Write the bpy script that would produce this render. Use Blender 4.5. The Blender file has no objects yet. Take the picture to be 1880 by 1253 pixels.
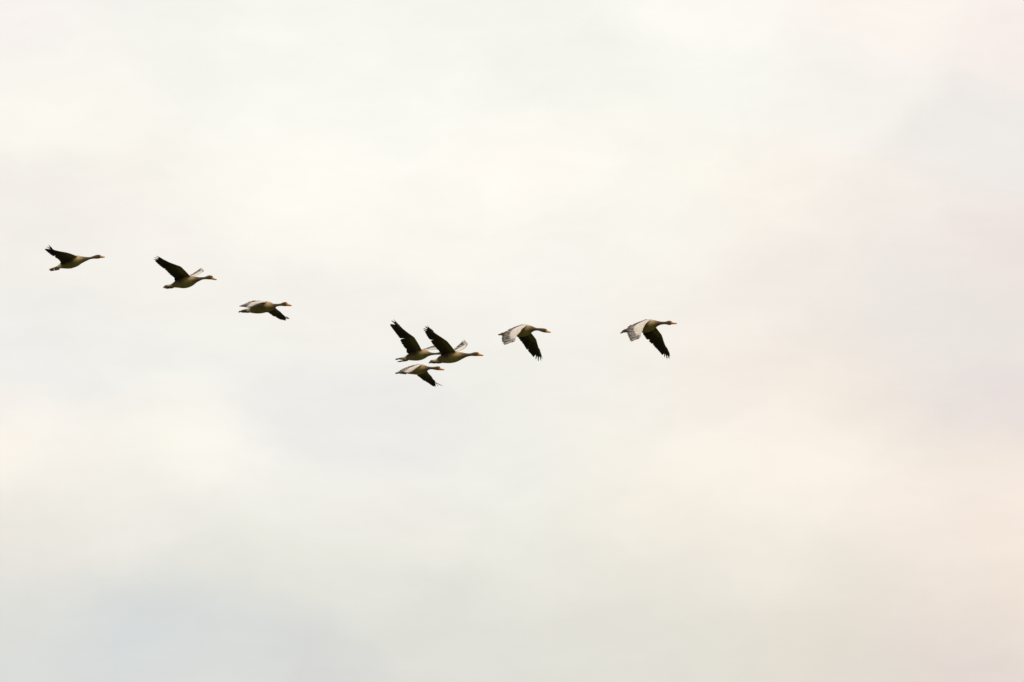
import bpy, bmesh, math, random
from mathutils import Vector, Matrix
from mathutils.bvhtree import BVHTree
from mathutils import noise as mnoise

scene = bpy.context.scene
COL = scene.collection
R = math.radians
random.seed(7)

# ------------------------------------------------------------------ camera
PITCH = R(12.0)                       # long lens held up at the sky
CAM_POS = Vector((0.0, 0.0, 1.7))
DIST = 112.0                          # metres to the skein
LENS, SENSOR = 300.0, 36.0
IMG_W, IMG_H = 1880.0, 1253.0
M_PER_PX = DIST * SENSOR / LENS / IMG_W
cam_data = bpy.data.cameras.new("camera")
cam_data.lens = LENS; cam_data.sensor_width = SENSOR
cam_data.clip_start = 0.1; cam_data.clip_end = 20000
cam = bpy.data.objects.new("camera", cam_data); COL.objects.link(cam)
cam.location = CAM_POS
cam.rotation_euler = (R(90) + PITCH, 0, 0)
scene.camera = cam

# ------------------------------------------------------------------ exposure
scene.view_settings.view_transform = 'Standard'
scene.view_settings.look = 'None'
scene.view_settings.exposure = 0.0
scene.view_settings.gamma = 1.0
scene.view_settings.use_curve_mapping = False

# ------------------------------------------------------------------ sun behind thin cloud
SUN_EL, SUN_AZ = R(58), R(125)        # azimuth clockwise from +Y: high, to the right and a little behind the camera
sd = bpy.data.lights.new("sun", 'SUN')
sd.energy = 1.5; sd.angle = R(14); sd.color = (1.0, 0.93, 0.84)
sun = bpy.data.objects.new("sun", sd); COL.objects.link(sun)
to_sun = Vector((math.sin(SUN_AZ) * math.cos(SUN_EL), math.cos(SUN_AZ) * math.cos(SUN_EL), math.sin(SUN_EL)))
sun.rotation_euler = to_sun.to_track_quat('Z', 'Y').to_euler()
sun.location = (0, 0, 60)

# ------------------------------------------------------------------ sky: thin overcast in front of the daylight sky
def lin(c):
    return tuple(((v / 255) / 12.92 if v / 255 <= .04045 else ((v / 255 + .055) / 1.055) ** 2.4) for v in c)

# soft cloud patches: where in the sky they hang (as fractions of the lens' field) and their tint
CLOUDS = [
 (60,60,(247,243,239)),(300,100,(244,244,238)),(700,80,(246,247,240)),(1000,110,(244,245,238)),(1330,20,(253,251,244)),
 (1680,40,(251,244,238)),(1860,60,(248,238,234)),(60,400,(242,239,233)),(150,200,(251,249,241)),(230,330,(246,243,236)),
 (600,290,(254,252,244)),(950,300,(254,251,243)),(1250,270,(250,248,239)),(1550,180,(245,243,237)),(1810,230,(238,235,231)),
 (1440,340,(250,243,235)),(1650,400,(243,236,230)),(1810,490,(237,227,223)),(1500,550,(240,234,227)),(1760,640,(233,228,223)),
 (1800,740,(232,223,221)),(1300,580,(245,240,233)),(1340,700,(245,236,227)),(1550,720,(241,232,223)),(600,600,(243,241,235)),
 (1000,520,(246,244,237)),(180,600,(241,239,234)),(330,470,(245,242,236)),(80,700,(238,237,235)),(640,770,(234,234,233)),
 (860,800,(238,237,232)),(60,805,(251,245,236)),(330,820,(252,249,240)),(1000,690,(241,240,233)),(1280,860,(251,244,234)),
 (1450,845,(251,243,233)),(1670,930,(248,239,229)),(1800,860,(240,231,221)),(1870,960,(248,234,224)),(300,960,(236,234,227)),
 (60,1000,(233,230,223)),(700,950,(238,236,228)),(1000,1000,(236,235,226)),(1400,1040,(239,233,223)),(80,1130,(221,222,218)),
 (240,1190,(211,217,220)),(130,1235,(219,221,219)),(330,1150,(215,218,217)),(410,1190,(216,219,219)),(370,1240,(221,223,220)),(560,1200,(215,216,214)),(850,1150,(224,223,216)),(1080,1180,(224,223,215)),
 (1300,1210,(225,223,214)),(1500,1160,(230,222,210)),(1740,1190,(227,217,211)),(1860,1090,(238,226,215)),(450,1040,(229,229,221)),
 (450,850,(250,248,240)),(600,810,(236,236,233)),(250,775,(248,245,236)),(620,890,(240,239,232)),(210,705,(240,240,236)),(500,735,(238,237,234)),
 (950,870,(239,239,232)),(1110,840,(244,241,232)),(1180,710,(243,240,233)),(450,350,(251,249,241)),(800,420,(250,248,240)),
 (1150,420,(248,246,238)),(1300,150,(248,248,241)),(500,150,(248,249,242)),(750,190,(250,250,243)),(1700,560,(237,232,227)),
 (1000,1100,(229,228,220)),(650,1080,(228,229,221)),(1200,1100,(231,228,218)),(1600,1080,(234,227,217)),(1560,1245,(225,219,210)),(1750,1040,(241,230,219)),
 (1200,950,(243,237,226)),(160,915,(239,237,229)),(500,940,(238,237,229)),(450,590,(243,242,236)),
]
world = bpy.data.worlds.new("World"); scene.world = world
world.use_nodes = True
nt = world.node_tree; N = nt.nodes; L = nt.links
for n in list(N): N.remove(n)
out = N.new('ShaderNodeOutputWorld'); bg = N.new('ShaderNodeBackground')
bg.inputs['Strength'].default_value = 0.1
L.new(bg.outputs[0], out.inputs[0])
sky = N.new('ShaderNodeTexSky'); sky.sky_type = 'NISHITA'; sky.sun_disc = False
sky.sun_elevation = SUN_EL; sky.sun_rotation = SUN_AZ; sky.air_density = 1.0; sky.dust_density = 2.0
tc = N.new('ShaderNodeTexCoord'); sep = N.new('ShaderNodeSeparateXYZ'); L.new(tc.outputs['Generated'], sep.inputs[0])
def math_(op, a, b=None, clamp=False):
    n = N.new('ShaderNodeMath'); n.operation = op; n.use_clamp = clamp
    for i, v in enumerate((a, b)):
        if v is None: continue
        if isinstance(v, (int, float)): n.inputs[i].default_value = v
        else: L.new(v, n.inputs[i])
    return n.outputs[0]
def vec_(op, a, b=None, scale=None):
    n = N.new('ShaderNodeVectorMath'); n.operation = op
    for i, v in enumerate((a, b)):
        if v is None: continue
        if isinstance(v, (tuple, Vector)): n.inputs[i].default_value = v
        else: L.new(v, n.inputs[i])
    if scale is not None:
        if isinstance(scale, (int, float)): n.inputs['Scale'].default_value = scale
        else: L.new(scale, n.inputs['Scale'])
    return n.outputs['Value'] if op in ('DOT_PRODUCT', 'LENGTH') else n.outputs[0]
# bearing and elevation of the view direction (radians)
az = math_('ARCTAN2', sep.outputs['X'], sep.outputs['Y'])
el = math_('ARCSINE', sep.outputs['Z'])
comb = N.new('ShaderNodeCombineXYZ'); L.new(az, comb.inputs[0]); L.new(el, comb.inputs[1])
RAD_PX = SENSOR / LENS / IMG_W
pos = vec_('MULTIPLY', comb.outputs[0], (1 / RAD_PX / 100, 1 / RAD_PX / 100, 0))     # unit: about a fifth of a degree
nz = N.new('ShaderNodeTexNoise'); nz.inputs['Scale'].default_value = .34; nz.inputs['Detail'].default_value = 5; nz.inputs['Roughness'].default_value = .55
L.new(pos, nz.inputs['Vector'])
warp = vec_('SUBTRACT', nz.outputs['Color'], (.5, .5, .5))
warp = vec_('MULTIPLY', warp, (2.7, 1.4, 0))
posw = vec_('ADD', pos, warp)
EL0 = PITCH / RAD_PX / 100
acc_c, acc_w = None, None
BASE_W = 0.004
for (px, py, c) in CLOUDS:
    cx = (px - IMG_W / 2) / 100 / math.cos(PITCH); cy = EL0 - (py - IMG_H / 2) / 100
    d = vec_('SUBTRACT', posw, (cx, cy, 0))
    d = vec_('MULTIPLY', d, (.74, 1.12, 0))
    q = vec_('DOT_PRODUCT', d, d)
    g = math_('POWER', 0.30, q)
    lc = [v * q_ for v, q_ in zip(lin(c), (1.028, 1.018, 1.006))]
    v = vec_('SCALE', tuple(lc), None, g)
    acc_c = v if acc_c is None else vec_('ADD', acc_c, v)
    acc_w = g if acc_w is None else math_('ADD', acc_w, g)
# the rest of the overcast, outside the mapped patches: broad cloud banks, brighter overhead
nb = N.new('ShaderNodeTexNoise'); nb.inputs['Scale'].default_value = 3.0; nb.inputs['Detail'].default_value = 6
mp = N.new('ShaderNodeMapping'); mp.inputs['Scale'].default_value = (1, 1, 3.5)
L.new(tc.outputs['Generated'], mp.inputs[0]); L.new(mp.outputs[0], nb.inputs['Vector'])
ramp = N.new('ShaderNodeValToRGB')
ramp.color_ramp.elements[0].position = .3; ramp.color_ramp.elements[0].color = (*lin((224, 223, 217)), 1)
ramp.color_ramp.elements[1].position = .7; ramp.color_ramp.elements[1].color = (*lin((252, 248, 240)), 1)
L.new(nb.outputs['Fac'], ramp.inputs[0])
base_c = vec_('SCALE', ramp.outputs[0], None, BASE_W)
tot = vec_('ADD', acc_c, base_c)
totw = math_('ADD', acc_w, BASE_W)
cloud = vec_('SCALE', tot, None, math_('DIVIDE', 1.0, totw))
# fine wisps
nf = N.new('ShaderNodeTexNoise'); nf.inputs['Scale'].default_value = 1.1; nf.inputs['Detail'].default_value = 7; nf.inputs['Roughness'].default_value = .6
mf = N.new('ShaderNodeMapping'); mf.inputs['Scale'].default_value = (.55, 1.25, 1); mf.inputs['Rotation'].default_value = (0, 0, R(-8))
L.new(posw, mf.inputs[0]); L.new(mf.outputs[0], nf.inputs['Vector'])
wf = math_('ADD', math_('MULTIPLY', nf.outputs['Fac'], .11), .945)
cloud = vec_('SCALE', cloud, None, wf)
# overcast is brighter overhead; unseen half behind the camera is dimmed to keep undersides dark
up = math_('ADD', math_('MULTIPLY', math_('SUBTRACT', sep.outputs['Z'], .26, True), .75), 1.0)
south = math_('MULTIPLY', math_('SUBTRACT', 0.15, sep.outputs['Y'], True), math_('SUBTRACT', 1.0, sep.outputs['Z'], True))
dim = math_('SUBTRACT', 1.0, math_('MINIMUM', math_('MULTIPLY', south, 1.3), .68))
cloud = vec_('SCALE', cloud, None, math_('MULTIPLY', up, dim))
cloud = vec_('SCALE', cloud, None, 10.0)          # background strength is 0.1
mix = N.new('ShaderNodeMix'); mix.data_type = 'RGBA'; mix.inputs[0].default_value = 0.97
L.new(sky.outputs[0], mix.inputs[6]); L.new(cloud, mix.inputs[7])
L.new(mix.outputs[2], bg.inputs['Color'])

# ------------------------------------------------------------------ material helper
def plumage_material(name, rough=.75, scale=60., mott=.25, bump=.25):
    m = bpy.data.materials.new(name); m.use_nodes = True
    n = m.node_tree.nodes; l = m.node_tree.links
    b = n['Principled BSDF']; b.inputs['Roughness'].default_value = rough
    b.inputs['Specular IOR Level'].default_value = .25
    at = n.new('ShaderNodeAttribute'); at.attribute_name = 'plumage'
    t = n.new('ShaderNodeTexCoord')
    mpn = n.new('ShaderNodeMapping'); mpn.inputs['Scale'].default_value = (.45, 1, 1); l.new(t.outputs['Object'], mpn.inputs[0])
    no = n.new('ShaderNodeTexNoise'); no.inputs['Scale'].default_value = scale; no.inputs['Detail'].default_value = 4
    l.new(mpn.outputs[0], no.inputs['Vector'])
    mr = n.new('ShaderNodeMapRange'); mr.inputs['From Min'].default_value = .3; mr.inputs['From Max'].default_value = .7
    mr.inputs['To Min'].default_value = 1 - mott; mr.inputs['To Max'].default_value = 1 + mott
    l.new(no.outputs['Fac'], mr.inputs['Value'])
    vo = n.new('ShaderNodeTexVoronoi'); vo.inputs['Scale'].default_value = scale * .7; l.new(mpn.outputs[0], vo.inputs['Vector'])
    vs = n.new('ShaderNodeVectorMath'); vs.operation = 'SCALE'
    l.new(at.outputs['Color'], vs.inputs[0]); l.new(mr.outputs[0], vs.inputs['Scale'])
    l.new(vs.outputs[0], b.inputs['Base Color'])
    bp = n.new('ShaderNodeBump'); bp.inputs['Strength'].default_value = bump; bp.inputs['Distance'].default_value = .004
    l.new(vo.outputs['Distance'], bp.inputs['Height']); l.new(bp.outputs[0], b.inputs['Normal'])
    return m
M_BODY = plumage_material("body_plumage", .8, 55, .22, .35)
M_FEATHER = plumage_material("feather_vane", .6, 90, .15, .1)
M_BILL = plumage_material("bill_horn", .4, 80, .06, .02)

# ------------------------------------------------------------------ ground (open wet meadow below the camera's view)
def ground_material():
    m = bpy.data.materials.new("meadow"); m.use_nodes = True
    n = m.node_tree.nodes; l = m.node_tree.links; b = n['Principled BSDF']; b.inputs['Roughness'].default_value = .95
    t = n.new('ShaderNodeTexCoord')
    a = n.new('ShaderNodeTexNoise'); a.inputs['Scale'].default_value = .04; a.inputs['Detail'].default_value = 8
    l.new(t.outputs['Object'], a.inputs['Vector'])
    r = n.new('ShaderNodeValToRGB')
    r.color_ramp.elements[0].position = .35; r.color_ramp.elements[0].color = (.045, .045, .014, 1)
    r.color_ramp.elements[1].position = .68; r.color_ramp.elements[1].color = (.10, .095, .03, 1)
    l.new(a.outputs['Fac'], r.inputs[0])
    f = n.new('ShaderNodeTexNoise'); f.inputs['Scale'].default_value = 6; f.inputs['Detail'].default_value = 6
    l.new(t.outputs['Object'], f.inputs['Vector'])
    mx = n.new('ShaderNodeMix'); mx.data_type = 'RGBA'; mx.blend_type = 'OVERLAY'; mx.inputs[0].default_value = .6
    l.new(r.outputs[0], mx.inputs[6]); l.new(f.outputs['Color'], mx.inputs[7]); l.new(mx.outputs[2], b.inputs['Base Color'])
    bp = n.new('ShaderNodeBump'); bp.inputs['Distance'].default_value = .06; l.new(f.outputs['Fac'], bp.inputs['Height']); l.new(bp.outputs[0], b.inputs['Normal'])
    return m
bm = bmesh.new()
GN = 48
def gco(i): 
    t = (i / GN) * 2 - 1
    return math.copysign(abs(t) ** 2.5, t) * 6000
gv = [[bm.verts.new((gco(i), gco(j), 0 if (abs(gco(i)) < 12 and abs(gco(j)) < 12) else mnoise.noise(Vector((gco(i) * .01, gco(j) * .01, 0))) * .5)) for j in range(GN + 1)] for i in range(GN + 1)]
for i in range(GN):
    for j in range(GN):
        bm.faces.new((gv[i][j], gv[i + 1][j], gv[i + 1][j + 1], gv[i][j + 1]))
me = bpy.data.meshes.new("ground"); bm.to_mesh(me); bm.free()
me.materials.append(ground_material())
for p in me.polygons: p.use_smooth = True
ground = bpy.data.objects.new("ground", me); COL.objects.link(ground)
ground["kind"] = "structure"

# ------------------------------------------------------------------ goose builder
def catmull(pts, n):
    """n+1 points evenly spread along a smooth curve through pts"""
    if len(pts) == 2:
        return [pts[0].lerp(pts[1], i / n) for i in range(n + 1)]
    P = [pts[0] * 2 - pts[1]] + list(pts) + [pts[-1] * 2 - pts[-2]]
    dense = []
    for k in range(1, len(P) - 2):
        p0, p1, p2, p3 = P[k - 1], P[k], P[k + 1], P[k + 2]
        for i in range(12):
            t = i / 12
            dense.append(.5 * ((2 * p1) + (p2 - p0) * t + (2 * p0 - 5 * p1 + 4 * p2 - p3) * t * t + (3 * p1 - p0 - 3 * p2 + p3) * t ** 3))
    dense.append(pts[-1].copy())
    return resample(dense, n)

def resample(pl, n):
    acc = [0.]
    for a, b in zip(pl, pl[1:]): acc.append(acc[-1] + (b - a).length)
    tot = acc[-1] or 1e-9; res = []; k = 0
    for i in range(n + 1):
        t = tot * i / n
        while k < len(pl) - 2 and acc[k + 1] < t: k += 1
        seg = acc[k + 1] - acc[k] or 1e-9
        res.append(pl[k].lerp(pl[k + 1], min(1, max(0, (t - acc[k]) / seg))))
    return res

def lerp(a, b, t): return a + (b - a) * t
def cl(a, b, t):
    t = max(0, min(1, t)); return tuple(x + (y - x) * t for x, y in zip(a, b))
def sstep(a, b, x):
    t = max(0, min(1, (x - a) / (b - a))); return t * t * (3 - 2 * t)

# plumage colours (reflectance)
C_HEAD = (.165, .108, .058); C_NECK = (.150, .100, .050); C_BREAST = (.560, .375, .190); C_BELLY = (.290, .235, .075)
C_FLANK_SHADED = (.030, .021, .011); C_BACK = (.230, .155, .095); C_RUMP = (.72, .66, .58); C_VENT = (.80, .72, .52)  # flank tone: dark feathers with the wing's shade painted in
C_TAIL = (.170, .100, .048); C_FOOT = (.170, .085, .028)
C_FOREWING = (.69, .60, .52); C_UP_INNER = (.22, .165, .12); C_UP_SEC = (.120, .094, .076); C_UP_PRIM = (.260, .215, .180)
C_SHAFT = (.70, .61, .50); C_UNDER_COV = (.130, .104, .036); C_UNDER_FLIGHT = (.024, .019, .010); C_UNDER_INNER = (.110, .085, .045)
C_BILL = (.92, .42, .085); C_NAIL = (.25, .16, .10)

class Soup:
    """vertices, faces and one colour per face"""
    def __init__(s): s.v = []; s.f = []; s.c = []
    def ring_loft(s, rings, colours, cap=True):
        base = len(s.v); n = len(rings[0])
        for r in rings: s.v += r
        for i in range(len(rings) - 1):
            for j in range(n):
                a = base + i * n + j; b = base + i * n + (j + 1) % n
                s.f.append((a, b, b + n, a + n)); s.c.append(colours(i + .5, j + .5))
        if cap:
            s.f.append(tuple(base + j for j in reversed(range(n)))); s.c.append(colours(0, 0))
            e = base + (len(rings) - 1) * n
            s.f.append(tuple(e + j for j in range(n))); s.c.append(colours(len(rings) - 1, 0))
    def mesh(s, name, mat, smooth=True):
        me = bpy.data.meshes.new(name); me.from_pydata([tuple(v) for v in s.v], [], s.f); me.validate(); me.update()
        bmm = bmesh.new(); bmm.from_mesh(me); bmesh.ops.recalc_face_normals(bmm, faces=bmm.faces); bmm.to_mesh(me); bmm.free()
        at = me.attributes.new('plumage', 'FLOAT_COLOR', 'CORNER')
        for p in me.polygons:
            c = s.c[p.index]
            for li in p.loop_indices: at.data[li].color = (*c, 1)
            p.use_smooth = smooth
        me.materials.append(mat)
        return me

def ellipse_rings(path, n=28):
    """path: (centre, half_h, half_w, egg) from back to front; rings stand across x"""
    rings = []
    for k, (c, hh, hw, egg) in enumerate(path):
        a = path[max(0, k - 1)][0]; b = path[min(len(path) - 1, k + 1)][0]
        t = (b - a).normalized(); side = Vector((0, 1, 0)); upv = t.cross(side).normalized()
        if upv.z < 0: upv = -upv
        r = []
        for j in range(n):
            an = 2 * math.pi * j / n
            s_, c_ = math.sin(an), math.cos(an)
            w = hw * (1 - egg * s_)          # egg > 0: fuller below
            r.append(c + upv * (hh * s_) + side * (w * c_))
        rings.append(r)
    return rings

def remeshed(soup, voxel, mat, name):
    me = bpy.data.meshes.new("tmp"); me.from_pydata([tuple(v) for v in soup.v], [], soup.f); me.update()
    bmm = bmesh.new(); bmm.from_mesh(me); bmesh.ops.recalc_face_normals(bmm, faces=bmm.faces); bmm.to_mesh(me); bmm.free()
    ob = bpy.data.objects.new("tmp", me); COL.objects.link(ob)
    md = ob.modifiers.new("r", 'REMESH'); md.mode = 'VOXEL'; md.voxel_size = voxel; md.use_smooth_shade = True
    ms = ob.modifiers.new("s", 'SMOOTH'); ms.factor = .5; ms.iterations = 2
    dg = bpy.context.evaluated_depsgraph_get()
    new = bpy.data.meshes.new_from_object(ob.evaluated_get(dg), depsgraph=dg)
    new.name = name
    tree = BVHTree.FromPolygons([tuple(v) for v in soup.v], soup.f)
    at = new.attributes.new('plumage', 'FLOAT_COLOR', 'POINT')
    for i, v in enumerate(new.vertices):
        # look from just outside the skin so the side it belongs to is found
        loc, nor, idx, dist = tree.find_nearest(v.co + v.normal * .0015)
        at.data[i].color = (*soup.c[idx], 1)
    new.materials.clear(); new.materials.append(mat)
    for p in new.polygons: p.use_smooth = True
    bpy.data.objects.remove(ob); bpy.data.meshes.remove(me)
    return new

def blade(soup, base, tip, nrm, hw, kind, top, under, shaft, off, streak=False, twist=None):
    """one flight feather: a thin curved vane with a raised shaft; twist: the way its upper side should face"""
    ax = tip - base; ln = ax.length; ax.normalize()
    if twist is not None and nrm.dot(twist) < .35:
        nrm = (nrm - twist * nrm.dot(twist) + twist * .45).normalized()
    side = nrm.cross(ax).normalized(); nrm = ax.cross(side).normalized()
    SEG = 9; th = .0011
    topr, botr = [], []
    for i in range(SEG + 1):
        t = i / SEG
        if kind == 'finger':
            w = hw * (lerp(.8, 1.0, min(1, t / .3)) if t < .45 else lerp(1.0, .40, sstep(.56, .74, t)))
            w *= (1 - sstep(.90, 1.05, t) ** 1.5)
        elif kind == 'primary':
            w = hw * lerp(.8, 1.0, min(1, t / .4)) * (1 - .15 * sstep(.6, .9, t)) * (1 - sstep(.88, 1.03, t) ** 1.8)
        else:
            w = hw * lerp(.85, 1.05, min(1, t / .6)) * (1 - sstep(.86, 1.03, t) ** 2)
        w = max(w, .0012)
        bend = nrm * (-.035 * ln * t * t + off)
        c = base + ax * (ln * t) + bend
        q = [c - side * w, c - side * w * .18 , c + nrm * .0012, c + side * w * .18, c + side * w]
        topr.append([p + nrm * th for p in q]); botr.append([p - nrm * th for p in q])
    b0 = len(soup.v)
    for i in range(SEG + 1): soup.v += topr[i] + botr[i]
    for i in range(SEG):
        t = (i + .5) / SEG
        for j in range(4):
            a = b0 + i * 10 + j
            ct = shaft if j in (1, 2) else cl(top, tuple(x * .40 for x in top), sstep(.5, 1, t) * (1 if kind in ('primary', 'finger') else .3))
            if j == 0: ct = tuple(x * .62 for x in ct)
            if streak:                                   # pale quills with one dark web and a dark end
                pale = cl(C_FOREWING, C_SHAFT, .3); dark = (.045, .033, .027)
                pf = streak if isinstance(streak, float) else 0
                dark = cl(dark, pale, pf)
                ct = cl(pale, dark, sstep(.72, .97, t)) if j in (1, 2) else cl(cl(pale, dark, .55 if j == 3 else .85), dark, sstep(.15, .7, t))
            elif kind == 'finger': ct = cl(ct, (.022, .018, .012), sstep(.25, .6, t))
            soup.f.append((a, a + 1, a + 11, a + 10)); soup.c.append(ct)
            a2 = a + 5
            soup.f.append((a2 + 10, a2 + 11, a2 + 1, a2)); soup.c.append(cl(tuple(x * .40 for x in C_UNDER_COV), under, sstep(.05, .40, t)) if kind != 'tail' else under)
        for e in (0, 4):
            a = b0 + i * 10 + e
            soup.f.append((a, a + 10, a + 15, a + 5)); soup.c.append(under)
    for i in (0, SEG):
        a = b0 + i * 10
        soup.f.append((a, a + 1, a + 2, a + 3, a + 4, a + 9, a + 8, a + 7, a + 6, a + 5)); soup.c.append(under)

def make_goose(name, spec):
    ox, oy, k = spec['zoom']; a = R(spec['yaw']); ddepth = spec['depth']
    rx, ry = spec['ref']                                  # the shoulder, in the spec's own units
    RX, RY = ox + rx / k, oy + ry / k
    sc = M_PER_PX * (DIST + ddepth) / DIST
    sa, ca, se, ce = math.sin(a), math.cos(a), math.sin(PITCH), math.cos(PITCH)
    def P(x, y, l=0.0):
        """outline point and how far it lies out to the bird's right (l, in the photograph's pixels) -> bird's own axes, metres"""
        u = (x - rx) / k; v = -(y - ry) / k
        f = (u + l * sa) / ca
        dh = -f * sa - l * ca
        z = (v + dh * se) / ce
        return Vector((f, -l, z)) * sc
    # ---- torso, neck and head: one smooth loft back -> front
    secs = sorted(spec['body'])                           # (x, top, bottom)
    kk = k / 13.43; ttx, tty = spec['tail'][:2]; ex = spec.get('ext', .62)
    xe = lerp(secs[0][0], ttx, ex); yc0 = (secs[0][1] + secs[0][2]) / 2; ye = lerp(yc0, tty, ex)
    secs = [(xe, ye - 15 * kk, ye + 15 * kk)] + secs
    ctr = [Vector((x, (t + b) / 2, (b - t) / 2)) for x, t, b in secs]
    cs = catmull(ctr, 64)
    x0, x1 = secs[0][0], secs[-1][0]; xb0 = secs[1][0]
    neck_x = spec['neck']; path = []; frs = []
    for c in cs:
        hh = max(c.z, 1.0) / k * sc
        p = P(c.x, c.y)
        s = (c.x - x0) / (x1 - x0)
        wide = lerp(1.12, .80, sstep(neck_x - 120, neck_x + 60, c.x))
        if s < .25: wide *= lerp(1.7, 1.0, s / .25)
        path.append((p, hh, hh * wide, .10 * (1 - sstep(neck_x - 200, neck_x, c.x)))); frs.append((c.x, max(0, (c.x - xb0) / (x1 - xb0))))
    # round off both ends
    path[0] = (path[0][0], path[0][1] * .5, path[0][2] * .5, 0)
    e = path[-1]; path[-1] = (e[0], e[1] * .9, e[2] * .9, 0); path.append((e[0] + Vector((e[1] * .15, 0, 0)), e[1] * .6, e[2] * .6, 0)); frs.append((x1, 1.0))
    soup = Soup()
    rings = ellipse_rings(path)
    NR = 28
    def body_col(i, j):
        i0 = min(int(i), len(frs) - 1); x, s = frs[i0]
        hgt = math.sin(2 * math.pi * j / NR)              # -1 belly .. 1 back
        nk = sstep(neck_x - 170 * kk, neck_x, x)          # 0 torso .. 1 neck
        hd = sstep(neck_x, neck_x + 160 * kk, x)
        torso = cl(C_BELLY, C_BACK, sstep(-.2, .75, hgt))
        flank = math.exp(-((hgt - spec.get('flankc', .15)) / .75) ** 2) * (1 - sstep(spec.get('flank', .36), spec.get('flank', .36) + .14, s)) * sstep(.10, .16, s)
        torso = cl(torso, C_FLANK_SHADED, flank * .92)  # dark flank feathers, deepened with painted shade below the near wing
        vent = (1 - sstep(.10, .18, s))
        torso = cl(torso, C_VENT if hgt < .2 else C_RUMP, vent * .9)
        torso = cl(C_TAIL, torso, sstep(.02, .08, s))
        br = math.exp(-((x - (neck_x - 130 * kk)) / (105 * kk)) ** 2) * sstep(-.6, .2, hgt)
        torso = cl(torso, C_BREAST, br * .95)
        c = cl(torso, C_NECK, nk); c = cl(c, C_HEAD, hd)
        # furrowed neck feathers
        if nk > .5 and hd < .6: c = tuple(v * (1 + .18 * math.sin(j * 2.2 + i * .8)) for v in c)
        return c
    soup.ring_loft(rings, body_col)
    for sgn in (1, -1):
        ei = min(range(len(path)), key=lambda q: abs((frs[q][0] if q < len(frs) else x1) - (x1 - 48 * kk)))
        ec, ehh, ehw, _ = path[ei]
        ball = [(ec + Vector((.0065 * math.cos(q * math.pi / 6), sgn * ehw * .86, ehh * .30)), .0065 * max(.15, math.sin(q * math.pi / 6)), .0065 * max(.15, math.sin(q * math.pi / 6)), 0) for q in range(6, -1, -1)]
        soup.ring_loft(ellipse_rings(ball, 10), lambda i, j: (.008, .006, .004))
    # ---- legs trailed back under the tail
    for sgn, (fx, fy, gx, gy, fold) in zip((1, -1), spec['feet']):
        a0 = P(fx + 40, fy - 6, 3.0 * sgn); a1 = P(gx, gy, 3.0 * sgn)
        pth = []
        for i in range(11):
            t = i / 10
            w = lerp(.016, .0085, sstep(.05, .65, t)) + .0075 * math.exp(-((t - .72) / .16) ** 2)
            pth.append((a0.lerp(a1, t) + Vector((0, 0, -.006 * math.sin(t * 3.1))), w * .55 if t > .45 else w, w * (1 - .55 * sstep(.93, 1, t)), 0))
        soup.ring_loft(ellipse_rings(list(reversed(pth)), 12), lambda i, j: C_FOOT)
    # ---- wings
    feathers = []
    away = Matrix.Rotation(a, 3, 'Z') @ Vector((0, ce, se))
    for wing in ('near', 'far'):
        W = spec[wing]; sgn = 1 if wing == 'near' else -1
        if W['prim'][-1][1] < W['lead'][0][1] and sgn == 1 or W['prim'][-1][1] > W['lead'][0][1] + 60 and sgn == -1: W['twist'] = away
        lead = [P(x, y, sgn * l) for x, y, l in W['lead']]
        wrist = W['wrist']
        trail = [P(x, y, sgn * l) for x, y, l in W['trail']]
        prim = [P(x, y, sgn * l) for x, y, l in W['prim']]
        inner = catmull(lead[:wrist + 1], 24); outer = catmull(lead[wrist:], 14)
        # ease the corner at the wrist
        LE = inner[:-1] + outer
        for _ in range(2):
            LE = [LE[0]] + [(LE[i - 1] + LE[i] * 2 + LE[i + 1]) / 4 for i in range(1, len(LE) - 1)] + [LE[-1]]
        nI, nO = 24, 14
        sec_t = resample(trail, 15)
        tip_curve_in = resample(trail + [prim[0]], nI)
        tip_curve_out = resample(prim, nO)
        TE = tip_curve_in[:-1] + tip_curve_out
        nS = len(LE)
        def frame(i):
            sp = (LE[min(nS - 1, i + 1)] - LE[max(0, i - 1)]).normalized()
            chord = (TE[i] - LE[i])
            nn = chord.cross(sp) * sgn
            return nn.normalized()
        nrm = [frame(i) for i in range(nS)]
        for _ in range(3):
            nrm = [(nrm[max(0, i - 1)] + nrm[i] * 2 + nrm[min(nS - 1, i + 1)]).normalized() for i in range(nS)]
        CJ = 14; rings = []
        covf = []
        idxs = list(range(nS))
        for i in idxs:
            t = i / (nS - 1)
            cv = W.get('cov', .72); m = lerp(cv, cv * .86, min(1, i / nI)) if i <= nI else lerp(cv * .86, .34, (i - nI) / nO)
            chord = (TE[i] - LE[i]) * m
            ch = chord.length
            thick = max(.0075, ch * lerp(.16, .10, t)) * .5
            camber = ch * .07
            r = []
            for j in range(CJ + 1):
                c = j / CJ
                r.append(LE[i] + chord * c + nrm[i] * (camber * math.sin(math.pi * c) + (thick * (math.sin(math.pi * min(1, c ** .55)) * .9 + .18)) ))
            for j in range(CJ, -1, -1):
                c = j / CJ
                r.append(LE[i] + chord * c + nrm[i] * (camber * math.sin(math.pi * c) - (thick * (.45 * math.sin(math.pi * min(1, c ** .5)) + .18)) ))
            rings.append(r); covf.append(t)
        # sink the root into the body
        for q in (.55, 1.0):
            root = [p + Vector((0, sgn * .035 * q, -.006 * q)) for p in rings[0 if q == .55 else 1 - 1]]
        rootr = [Vector((p.x, p.y * .35, p.z - .004)) for p in rings[0]]
        rings = [rootr] + rings; covf = [0] + covf
        nr = len(rings[0])
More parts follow.
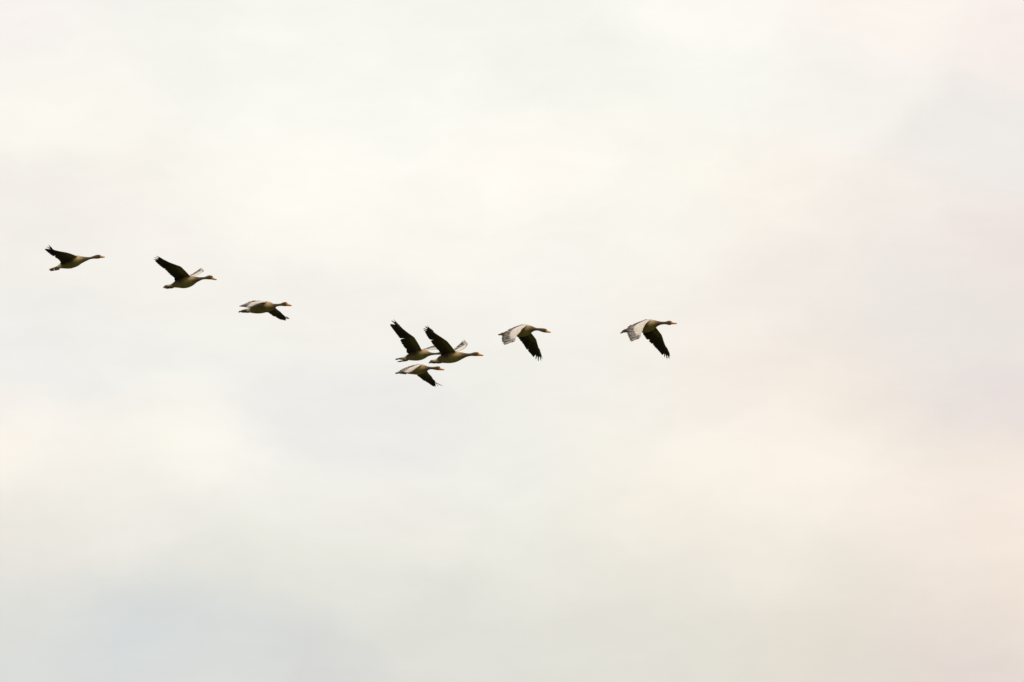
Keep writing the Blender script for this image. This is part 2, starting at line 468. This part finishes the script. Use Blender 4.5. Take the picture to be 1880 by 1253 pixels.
        def wing_col(i, j):
            i0 = min(int(i), len(covf) - 1); t = covf[i0]; top = j < CJ + .5
            c = j / CJ if top else (2 * CJ + 1 - j) / CJ
            if top:
                # pale grey forewing; brown tertials and scapulars by the body; darker rows toward the quills
                rows = .95 + .05 * math.cos(c * 26)
                col = cl(C_FOREWING, C_UP_SEC, sstep(.72, 1.0, c + .03 * math.sin(i * 2.1)) * .85)
                col = cl(C_UP_INNER, col, sstep(.02, .12, t + .1 * (1 - c)))
                col = cl(col, (.30, .26, .23), sstep(.80, 1.0, t) * .6)
                col = cl((.13, .10, .07), col, sstep(.02, .14, c) if not W.get('streak') else 1)
                return tuple(v * rows for v in col)
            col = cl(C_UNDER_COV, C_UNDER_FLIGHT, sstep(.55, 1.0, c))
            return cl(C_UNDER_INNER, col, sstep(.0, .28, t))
        soup.ring_loft(rings, wing_col)
        # ---- quills
        fs = Soup()
        def at(curve, s):
            s = max(0, min(len(curve) - 1.001, s)); i = int(s); return curve[i].lerp(curve[i + 1], s - i)
        nsec = 15
        for q in range(nsec):
            s = (q + .5) / nsec * nI
            lp = at(LE, s); tp = sec_t[q].lerp(sec_t[q + 1], .5)
            tp = tp + Vector((random.uniform(-1, 1), 0, random.uniform(-1, 1))) * .004
            n_ = at(nrm, s)
            b = lp.lerp(tp, .40)
            pale = cl(C_UP_INNER, C_UP_SEC, q / 5)
            blade(fs, b, tp, n_, .0215, 'secondary', tuple(v * random.uniform(.8, 1.2) for v in pale), tuple(v * random.uniform(.8, 1.25) for v in C_UNDER_FLIGHT),
                  cl(pale, C_SHAFT, .25), .0016 * math.sin(q * 2.4))
        nf_ = W.get('fingers', 5); full = []
        for q, p in enumerate(prim):
            full.append(p)
            if q < len(prim) - 1 - nf_: full.append(p.lerp(prim[q + 1], .5))
        prim = full; npri = len(prim)
        for q in range(npri):
            s = nI + (q + .35) / npri * nO
            lp = at(LE, s); tp = prim[q]
            n_ = at(nrm, s)
            b = lp.lerp(tp, lerp(.24, .04, q / (npri - 1)))
            fing = q >= npri - nf_
            blade(fs, b, tp, n_, lerp(.0215, .0165, q / (npri - 1)) * W.get('fat', 1), 'finger' if fing else 'primary',
                  tuple(v * random.uniform(.85, 1.15) for v in C_UP_PRIM), tuple(v * random.uniform(.8, 1.3) for v in C_UNDER_FLIGHT),
                  cl(C_UP_PRIM, C_SHAFT, .8), .0015 * math.sin(q * 2.6 + 1), (W.get('streak', False) and .001 + .4 * sstep(npri - 6, npri - 1, q)), twist=W.get('twist'))
        feathers.append(fs)
    body_me = remeshed(soup, .0042, M_BODY, "goose_body")
    goose = bpy.data.objects.new(name, None); COL.objects.link(goose)
    goose.empty_display_size = .2
    body = bpy.data.objects.new("body", body_me); COL.objects.link(body); body.parent = goose
    for fs in feathers:
        o = bpy.data.objects.new("flight_feathers", fs.mesh("flight_feathers", M_FEATHER, False)); COL.objects.link(o); o.parent = goose
    # ---- tail fan
    ts = Soup(); tx, ty, bx, by = spec['tail']
    b0 = P(bx, by); t0 = P(tx, ty); ax = t0 - b0; sp = spec.get('fan', .05)
    NT = 9
    for q in range(NT):
        s = (q - (NT - 1) / 2) / ((NT - 1) / 2)
        b = b0 + Vector((0, s * .018, 0)) - ax * .45
        tp = t0 + Vector((.018 * s * s, s * sp, sp * .42 * s - .008 * s * s))
        blade(ts, b, tp, Vector((0, -.40, 1)).normalized(), .0190, 'tail', tuple(v * random.uniform(.8, 1.2) for v in C_TAIL), tuple(v * random.uniform(.8, 1.2) for v in C_TAIL),
              cl(C_TAIL, C_SHAFT, .2), -.0012 * abs(q - 4))
    o = bpy.data.objects.new("tail", ts.mesh("tail", M_FEATHER, False)); COL.objects.link(o); o.parent = goose
    # ---- bill
    bs = Soup(); x_a, yt, yb = spec['bill'][0]; tipx, tipy = spec['bill'][1]
    pth = []
    for i in range(13):
        t = i / 12
        x = lerp(x_a - 22, tipx, t)
        yc = lerp((yt + yb) / 2, tipy, t ** .9); hh = lerp(max(yb - yt, 66 * kk) / 2 * 1.05, (yb - yt) / 2 * .36, t ** 1.1)
        if i == 12: hh *= .45
        hh = hh / k * sc
        pth.append((P(x, yc), hh, hh * lerp(.80, 1.25, t), 0))
    bs.ring_loft(ellipse_rings(pth, 16), lambda i, j: C_NAIL if i > 10.6 else cl(C_BILL, (.82, .25, .05), 1 - sstep(0, 7, i)))
    o = bpy.data.objects.new("bill", bs.mesh("bill", M_BILL)); COL.objects.link(o); o.parent = goose
    # ---- place in the air: along the line of sight of the shoulder, at the bird's own distance
    cx = (RX - IMG_W / 2) * SENSOR / LENS / IMG_W; cz = -(RY - IMG_H / 2) * SENSOR / LENS / IMG_W
    ray = Vector((cx, ce - cz * se, se + cz * ce)) * (DIST + ddepth)
    goose.location = CAM_POS + ray
    goose.rotation_euler = (0, 0, -a)
    goose["label"] = spec['label']; goose["category"] = "bird"; goose["group"] = "geese flying in a loose line"
    return goose

GEESE = []
# 1 rearmost, wings up, only one wing to be seen
GEESE.append(dict(zoom=(70, 435, 13.43), yaw=9, depth=2.5, ref=(960, 560), neck=1170, ext=.45,
  body=[(400,752,790),(470,720,782),(540,668,785),(620,600,790),(750,520,792),(850,478,765),(920,462,738),(990,456,700),(1060,475,660),(1130,490,625),(1200,498,592),(1270,500,562),(1340,485,548),(1400,462,545),(1460,444,546),(1520,446,536),(1550,462,528)],
  bill=((1555,462,526),(1650,505)), tail=(262,792,430,748), feet=[(480,790,290,838,0),(480,785,300,826,0)], fan=.03,
  near=dict(lead=[(985,500,7),(870,440,22),(740,398,38),(560,372,52),(440,345,60),(375,312,64)], wrist=2,
     trail=[(575,690,6),(560,620,20),(520,550,34),(430,495,48)], prim=[(385,465,54),(350,442,57),(310,410,60),(275,380,63),(245,350,66),(218,326,69),(205,305,71),(252,250,71),(302,208,70)], fingers=2),
  far=dict(lead=[(975,480,7),(850,440,25),(760,440,44),(680,440,56),(620,440,64)], wrist=2,
     trail=[(650,640,7),(640,600,30),(620,560,45)], prim=[(600,540,52),(580,520,58),(560,500,63),(545,480,68),(540,465,72),(540,450,74)]),
  label="rearmost goose at far left, one dark wing swept up and back, feet trailing apart"))
# 2
GEESE.append(dict(zoom=(270, 460, 13.43), yaw=27, depth=1.5, ref=(1030, 720), neck=1280,
  body=[(440,862,915),(520,838,915),(600,822,915),(660,792,920),(720,742,926),(800,690,932),(880,655,938),(960,630,926),(1040,616,896),(1110,620,860),(1190,640,808),(1270,658,768),(1340,660,736),(1410,658,718),(1470,640,718),(1530,618,722),(1590,622,724),(1625,645,724)],
  bill=((1625,650,722),(1728,728)), tail=(395,885,560,868), feet=[(600,905,425,930,0),(600,905,450,936,0)],
  near=dict(lead=[(1070,640,8),(970,525,24),(855,405,40),(700,352,52),(560,295,62),(400,228,72)], wrist=2,
     trail=[(690,770,6),(672,680,14),(600,612,28),(500,512,42),(450,462,52)], prim=[(420,435,57),(370,400,61),(325,362,65),(285,325,69),(250,288,73),(222,258,77),(192,216,81),(212,178,81),(258,138,81)], fingers=3),
  far=dict(lead=[(1090,635,8),(1160,625,22),(1250,598,42),(1320,545,56),(1342,500,68)], wrist=2,
     trail=[(1010,640,8),(1040,620,22),(1065,600,34),(1085,582,44)], prim=[(1110,560,50),(1140,532,56),(1170,512,61),(1200,490,66),(1228,470,70),(1256,450,74),(1288,424,78),(1312,440,80),(1325,468,80)], fingers=2, streak=True),
  label="second goose from the left, broad dark wing raised, pale wingtip showing above its back"))
# 3
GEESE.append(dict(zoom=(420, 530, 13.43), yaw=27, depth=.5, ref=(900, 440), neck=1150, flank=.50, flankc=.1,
  body=[(400,510,575),(450,494,585),(500,470,595),(560,436,608),(650,385,620),(750,345,618),(850,318,602),(930,312,582),(1000,328,562),(1060,352,540),(1110,370,500),(1160,376,462),(1220,378,440),(1290,366,434),(1350,342,438),(1400,333,441),(1440,342,440)],
  bill=((1447,355,434),(1556,424)), tail=(242,548,420,525), feet=[(470,575,270,575,0),(470,570,300,582,0)],
  near=dict(lead=[(930,350,8),(820,362,24),(700,405,40),(600,450,56),(520,462,66)], wrist=2,
     trail=[(820,312,6),(740,312,22),(640,315,38),(560,328,52)], prim=[(525,338,57),(500,352,61),(470,368,65),(430,382,69),(385,396,73),(335,412,77),(285,432,80),(330,438,80),(400,440,78)], fingers=2, cov=1.0),
  far=dict(lead=[(1130,450,8),(1190,515,24),(1270,578,42),(1330,650,56),(1380,715,66)], wrist=2,
     trail=[(900,560,8),(980,598,22),(1060,655,38),(1130,692,50)], prim=[(1165,712,54),(1200,730,58),(1232,748,62),(1268,762,66),(1300,768,70),(1332,770,73),(1362,782,76),(1400,760,78),(1480,736,82)], fingers=2),
  label="third goose from the left, thin pale near wing level, dark far wing pointing down"))
# 4 cluster, upper left
GEESE.append(dict(zoom=(700, 575, 12.53), yaw=27, depth=3.0, ref=(880, 930), neck=1160, ext=.35,
  body=[(430,1030,1075),(510,1010,1080),(590,975,1085),(660,925,1095),(740,880,1100),(820,850,1098),(900,836,1080),(970,834,1052),(1030,850,1022),(1090,885,995),(1150,908,976),(1220,915,966),(1290,910,962),(1350,895,962),(1410,880,964),(1460,880,962),(1500,890,955)],
  bill=((1505,898,955),(1590,945)), tail=(325,1042,520,1032), feet=[(570,1080,365,1122,0),(570,1075,400,1112,0)], fan=.035,
  near=dict(lead=[(930,850,8),(860,710,24),(770,560,40),(640,470,52),(520,375,62),(400,275,70)], wrist=2,
     trail=[(600,930,6),(578,880,14),(590,815,20),(540,800,30),(480,700,42),(440,620,50)], prim=[(415,558,54),(375,500,58),(335,448,62),(300,398,66),(268,355,70),(240,315,74),(208,272,77),(238,182,80),(285,155,81)], fingers=2),
  far=dict(lead=[(960,870,8),(1060,858,24),(1170,850,42),(1290,835,58),(1370,800,70)], wrist=2,
     trail=[(900,850,8),(975,832,20),(1040,808,34),(1090,790,42)], prim=[(1120,778,48),(1150,766,54),(1185,752,60),(1215,742,66),(1245,732,70),(1275,722,74),(1310,712,78),(1340,705,80)], fingers=2, streak=True),
  label="upper left goose of the trio, head hidden behind its neighbour's raised dark wing"))
# 5 cluster, right
GEESE.append(dict(zoom=(700, 575, 8.352), yaw=27, depth=0.0, ref=(1110, 665), neck=1290,
  body=[(770,722,762),(820,712,765),(870,690,767),(920,650,769),(980,618,771),(1040,598,771),(1100,587,762),(1150,586,746),(1200,594,724),(1250,606,700),(1300,616,678),(1350,618,664),(1390,612,660),(1430,600,662),(1470,600,662),(1495,608,660)],
  bill=((1500,611,658),(1565,652)), tail=(732,745,830,735), feet=[(880,760,745,762,0),(880,758,765,765,0)],
  near=dict(lead=[(1140,598,8),(1085,520,24),(1015,435,40),(930,378,52),(850,325,62),(765,262,72)], wrist=2,
     trail=[(915,655,6),(915,620,12),(880,578,22),(830,520,34),(785,465,44),(755,420,52)], prim=[(735,390,56),(715,362,60),(698,335,64),(685,308,68),(672,285,72),(652,260,76),(652,236,79),(676,208,81),(704,193,82)], fingers=4),
  far=dict(lead=[(1150,590,8),(1190,582,22),(1240,568,42),(1290,535,56),(1306,490,68)], wrist=2,
     trail=[(1090,580,8),(1105,566,22),(1118,550,34),(1135,532,44)], prim=[(1152,516,50),(1168,502,55),(1184,488,60),(1200,474,65),(1216,458,70),(1238,430,75),(1264,402,79),(1285,428,81),(1300,455,80)], fingers=3, streak=True),
  label="front goose of the trio, dark wing raised with spread feather tips"))
# 6 cluster, lower
GEESE.append(dict(zoom=(710, 640, 15.67), yaw=27, depth=-1.0, ref=(960, 590), neck=1200,
  body=[(430,665,722),(500,655,728),(560,630,722),(640,590,740),(720,545,748),(800,500,758),(880,468,762),(960,452,745),(1030,458,722),(1100,480,690),(1160,506,645),(1220,522,615),(1290,530,603),(1360,528,612),(1420,518,624),(1480,512,630),(1530,528,632)],
  bill=((1545,552,630),(1662,614)), tail=(245,688,440,690), feet=[(520,715,300,700,0),(520,715,330,708,0)], fan=.03,
  near=dict(lead=[(1000,488,8),(880,560,24),(770,650,40),(660,702,54),(560,690,66)], wrist=2,
     trail=[(890,458,6),(800,478,22),(700,508,38),(610,540,50)], prim=[(570,555,55),(530,570,60),(490,585,64),(450,602,68),(405,620,72),(365,640,75),(335,660,78),(360,680,79),(430,690,76)], fingers=2, cov=.95),
  far=dict(lead=[(1160,640,8),(1210,725,24),(1285,805,42),(1345,905,56),(1410,1000,68)], wrist=2,
     trail=[(830,740,8),(920,810,22),(1010,885,38),(1090,940,50)], prim=[(1130,962,54),(1175,985,58),(1215,1010,62),(1255,1040,66),(1300,1070,70),(1345,1095,73),(1395,1108,76),(1465,1100,79),(1600,1096,84)], fingers=2),
  label="lowest goose of the trio, pale wing over its back, dark wing angled down"))
# 7
GEESE.append(dict(zoom=(900, 580, 12.53), yaw=28, depth=-2.0, ref=(820, 330), neck=1010,
  body=[(330,378,442),(400,345,452),(480,300,462),(560,262,472),(640,232,482),(720,210,485),(790,200,470),(860,202,440),(920,222,402),(980,248,368),(1040,275,347),(1100,284,346),(1160,284,362),(1210,288,380),(1260,298,390),(1300,322,390)],
  bill=((1300,328,390),(1392,382)), tail=(186,415,340,410), feet=[(380,438,225,440,0),(380,436,240,436,0)], fan=.03,
  near=dict(lead=[(850,232,8),(745,300,22),(690,380,36),(610,470,50),(560,555,62)], wrist=2,
     trail=[(700,212,6),(600,248,16),(500,280,28),(400,322,42)], prim=[(345,362,50),(305,410,56),(280,455,61),(262,500,66),(262,550,70),(275,600,74),(318,658,78),(390,642,80),(455,618,79),(520,585,76)], fingers=3, fat=1.15, cov=.82, streak=True),
  far=dict(lead=[(940,395,8),(1000,465,24),(1062,545,40),(1095,660,52),(1140,820,66)], wrist=2,
     trail=[(620,470,8),(690,560,20),(760,655,32),(820,740,42),(850,780,48)], prim=[(880,820,52),(915,855,56),(945,888,60),(985,945,65),(1045,1000,70),(1100,1045,75),(1162,1036,79),(1198,992,80)], fingers=4, fat=1.1),
  label="second goose from the right, head bowed, pale near wing and dark wing hanging down"))
# 8 leader
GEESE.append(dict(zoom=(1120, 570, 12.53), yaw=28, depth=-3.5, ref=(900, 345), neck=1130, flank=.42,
  body=[(340,440,488),(420,405,488),(500,355,488),(580,310,495),(660,272,505),(740,245,512),(820,220,510),(890,208,485),(960,208,450),(1020,222,410),(1080,240,370),(1140,255,343),(1200,262,330),(1270,260,326),(1320,246,336),(1370,238,344),(1410,252,332)],
  bill=((1418,268,325),(1535,306)), tail=(235,512,360,462), feet=[(400,480,290,500,0),(400,476,300,495,0)], fan=.02,
  near=dict(lead=[(920,235,8),(825,310,22),(760,420,36),(720,520,50),(660,610,62)], wrist=2,
     trail=[(800,218,6),(700,262,16),(600,295,28),(510,322,40)], prim=[(450,345,48),(405,370,54),(368,430,60),(372,500,65),(392,570,70),(425,640,74),(460,706,78),(520,690,80),(580,662,79),(630,635,76)], fingers=3, fat=1.2, cov=.86, streak=True),
  far=dict(lead=[(1050,385,8),(1120,470,24),(1200,570,40),(1250,720,52),(1320,910,66)], wrist=2,
     trail=[(735,500,8),(780,590,18),(870,680,30),(950,664,34),(900,715,38),(960,765,44)], prim=[(1005,800,50),(1055,860,54),(1110,912,58),(1160,970,62),(1210,1028,67),(1262,1075,71),(1322,1116,76),(1376,1110,79),(1395,1058,80)], fingers=4),
  label="rightmost goose leading the line, pale wing fanned, long dark wing hanging down"))

for g in GEESE:
    make_goose("goose", g)
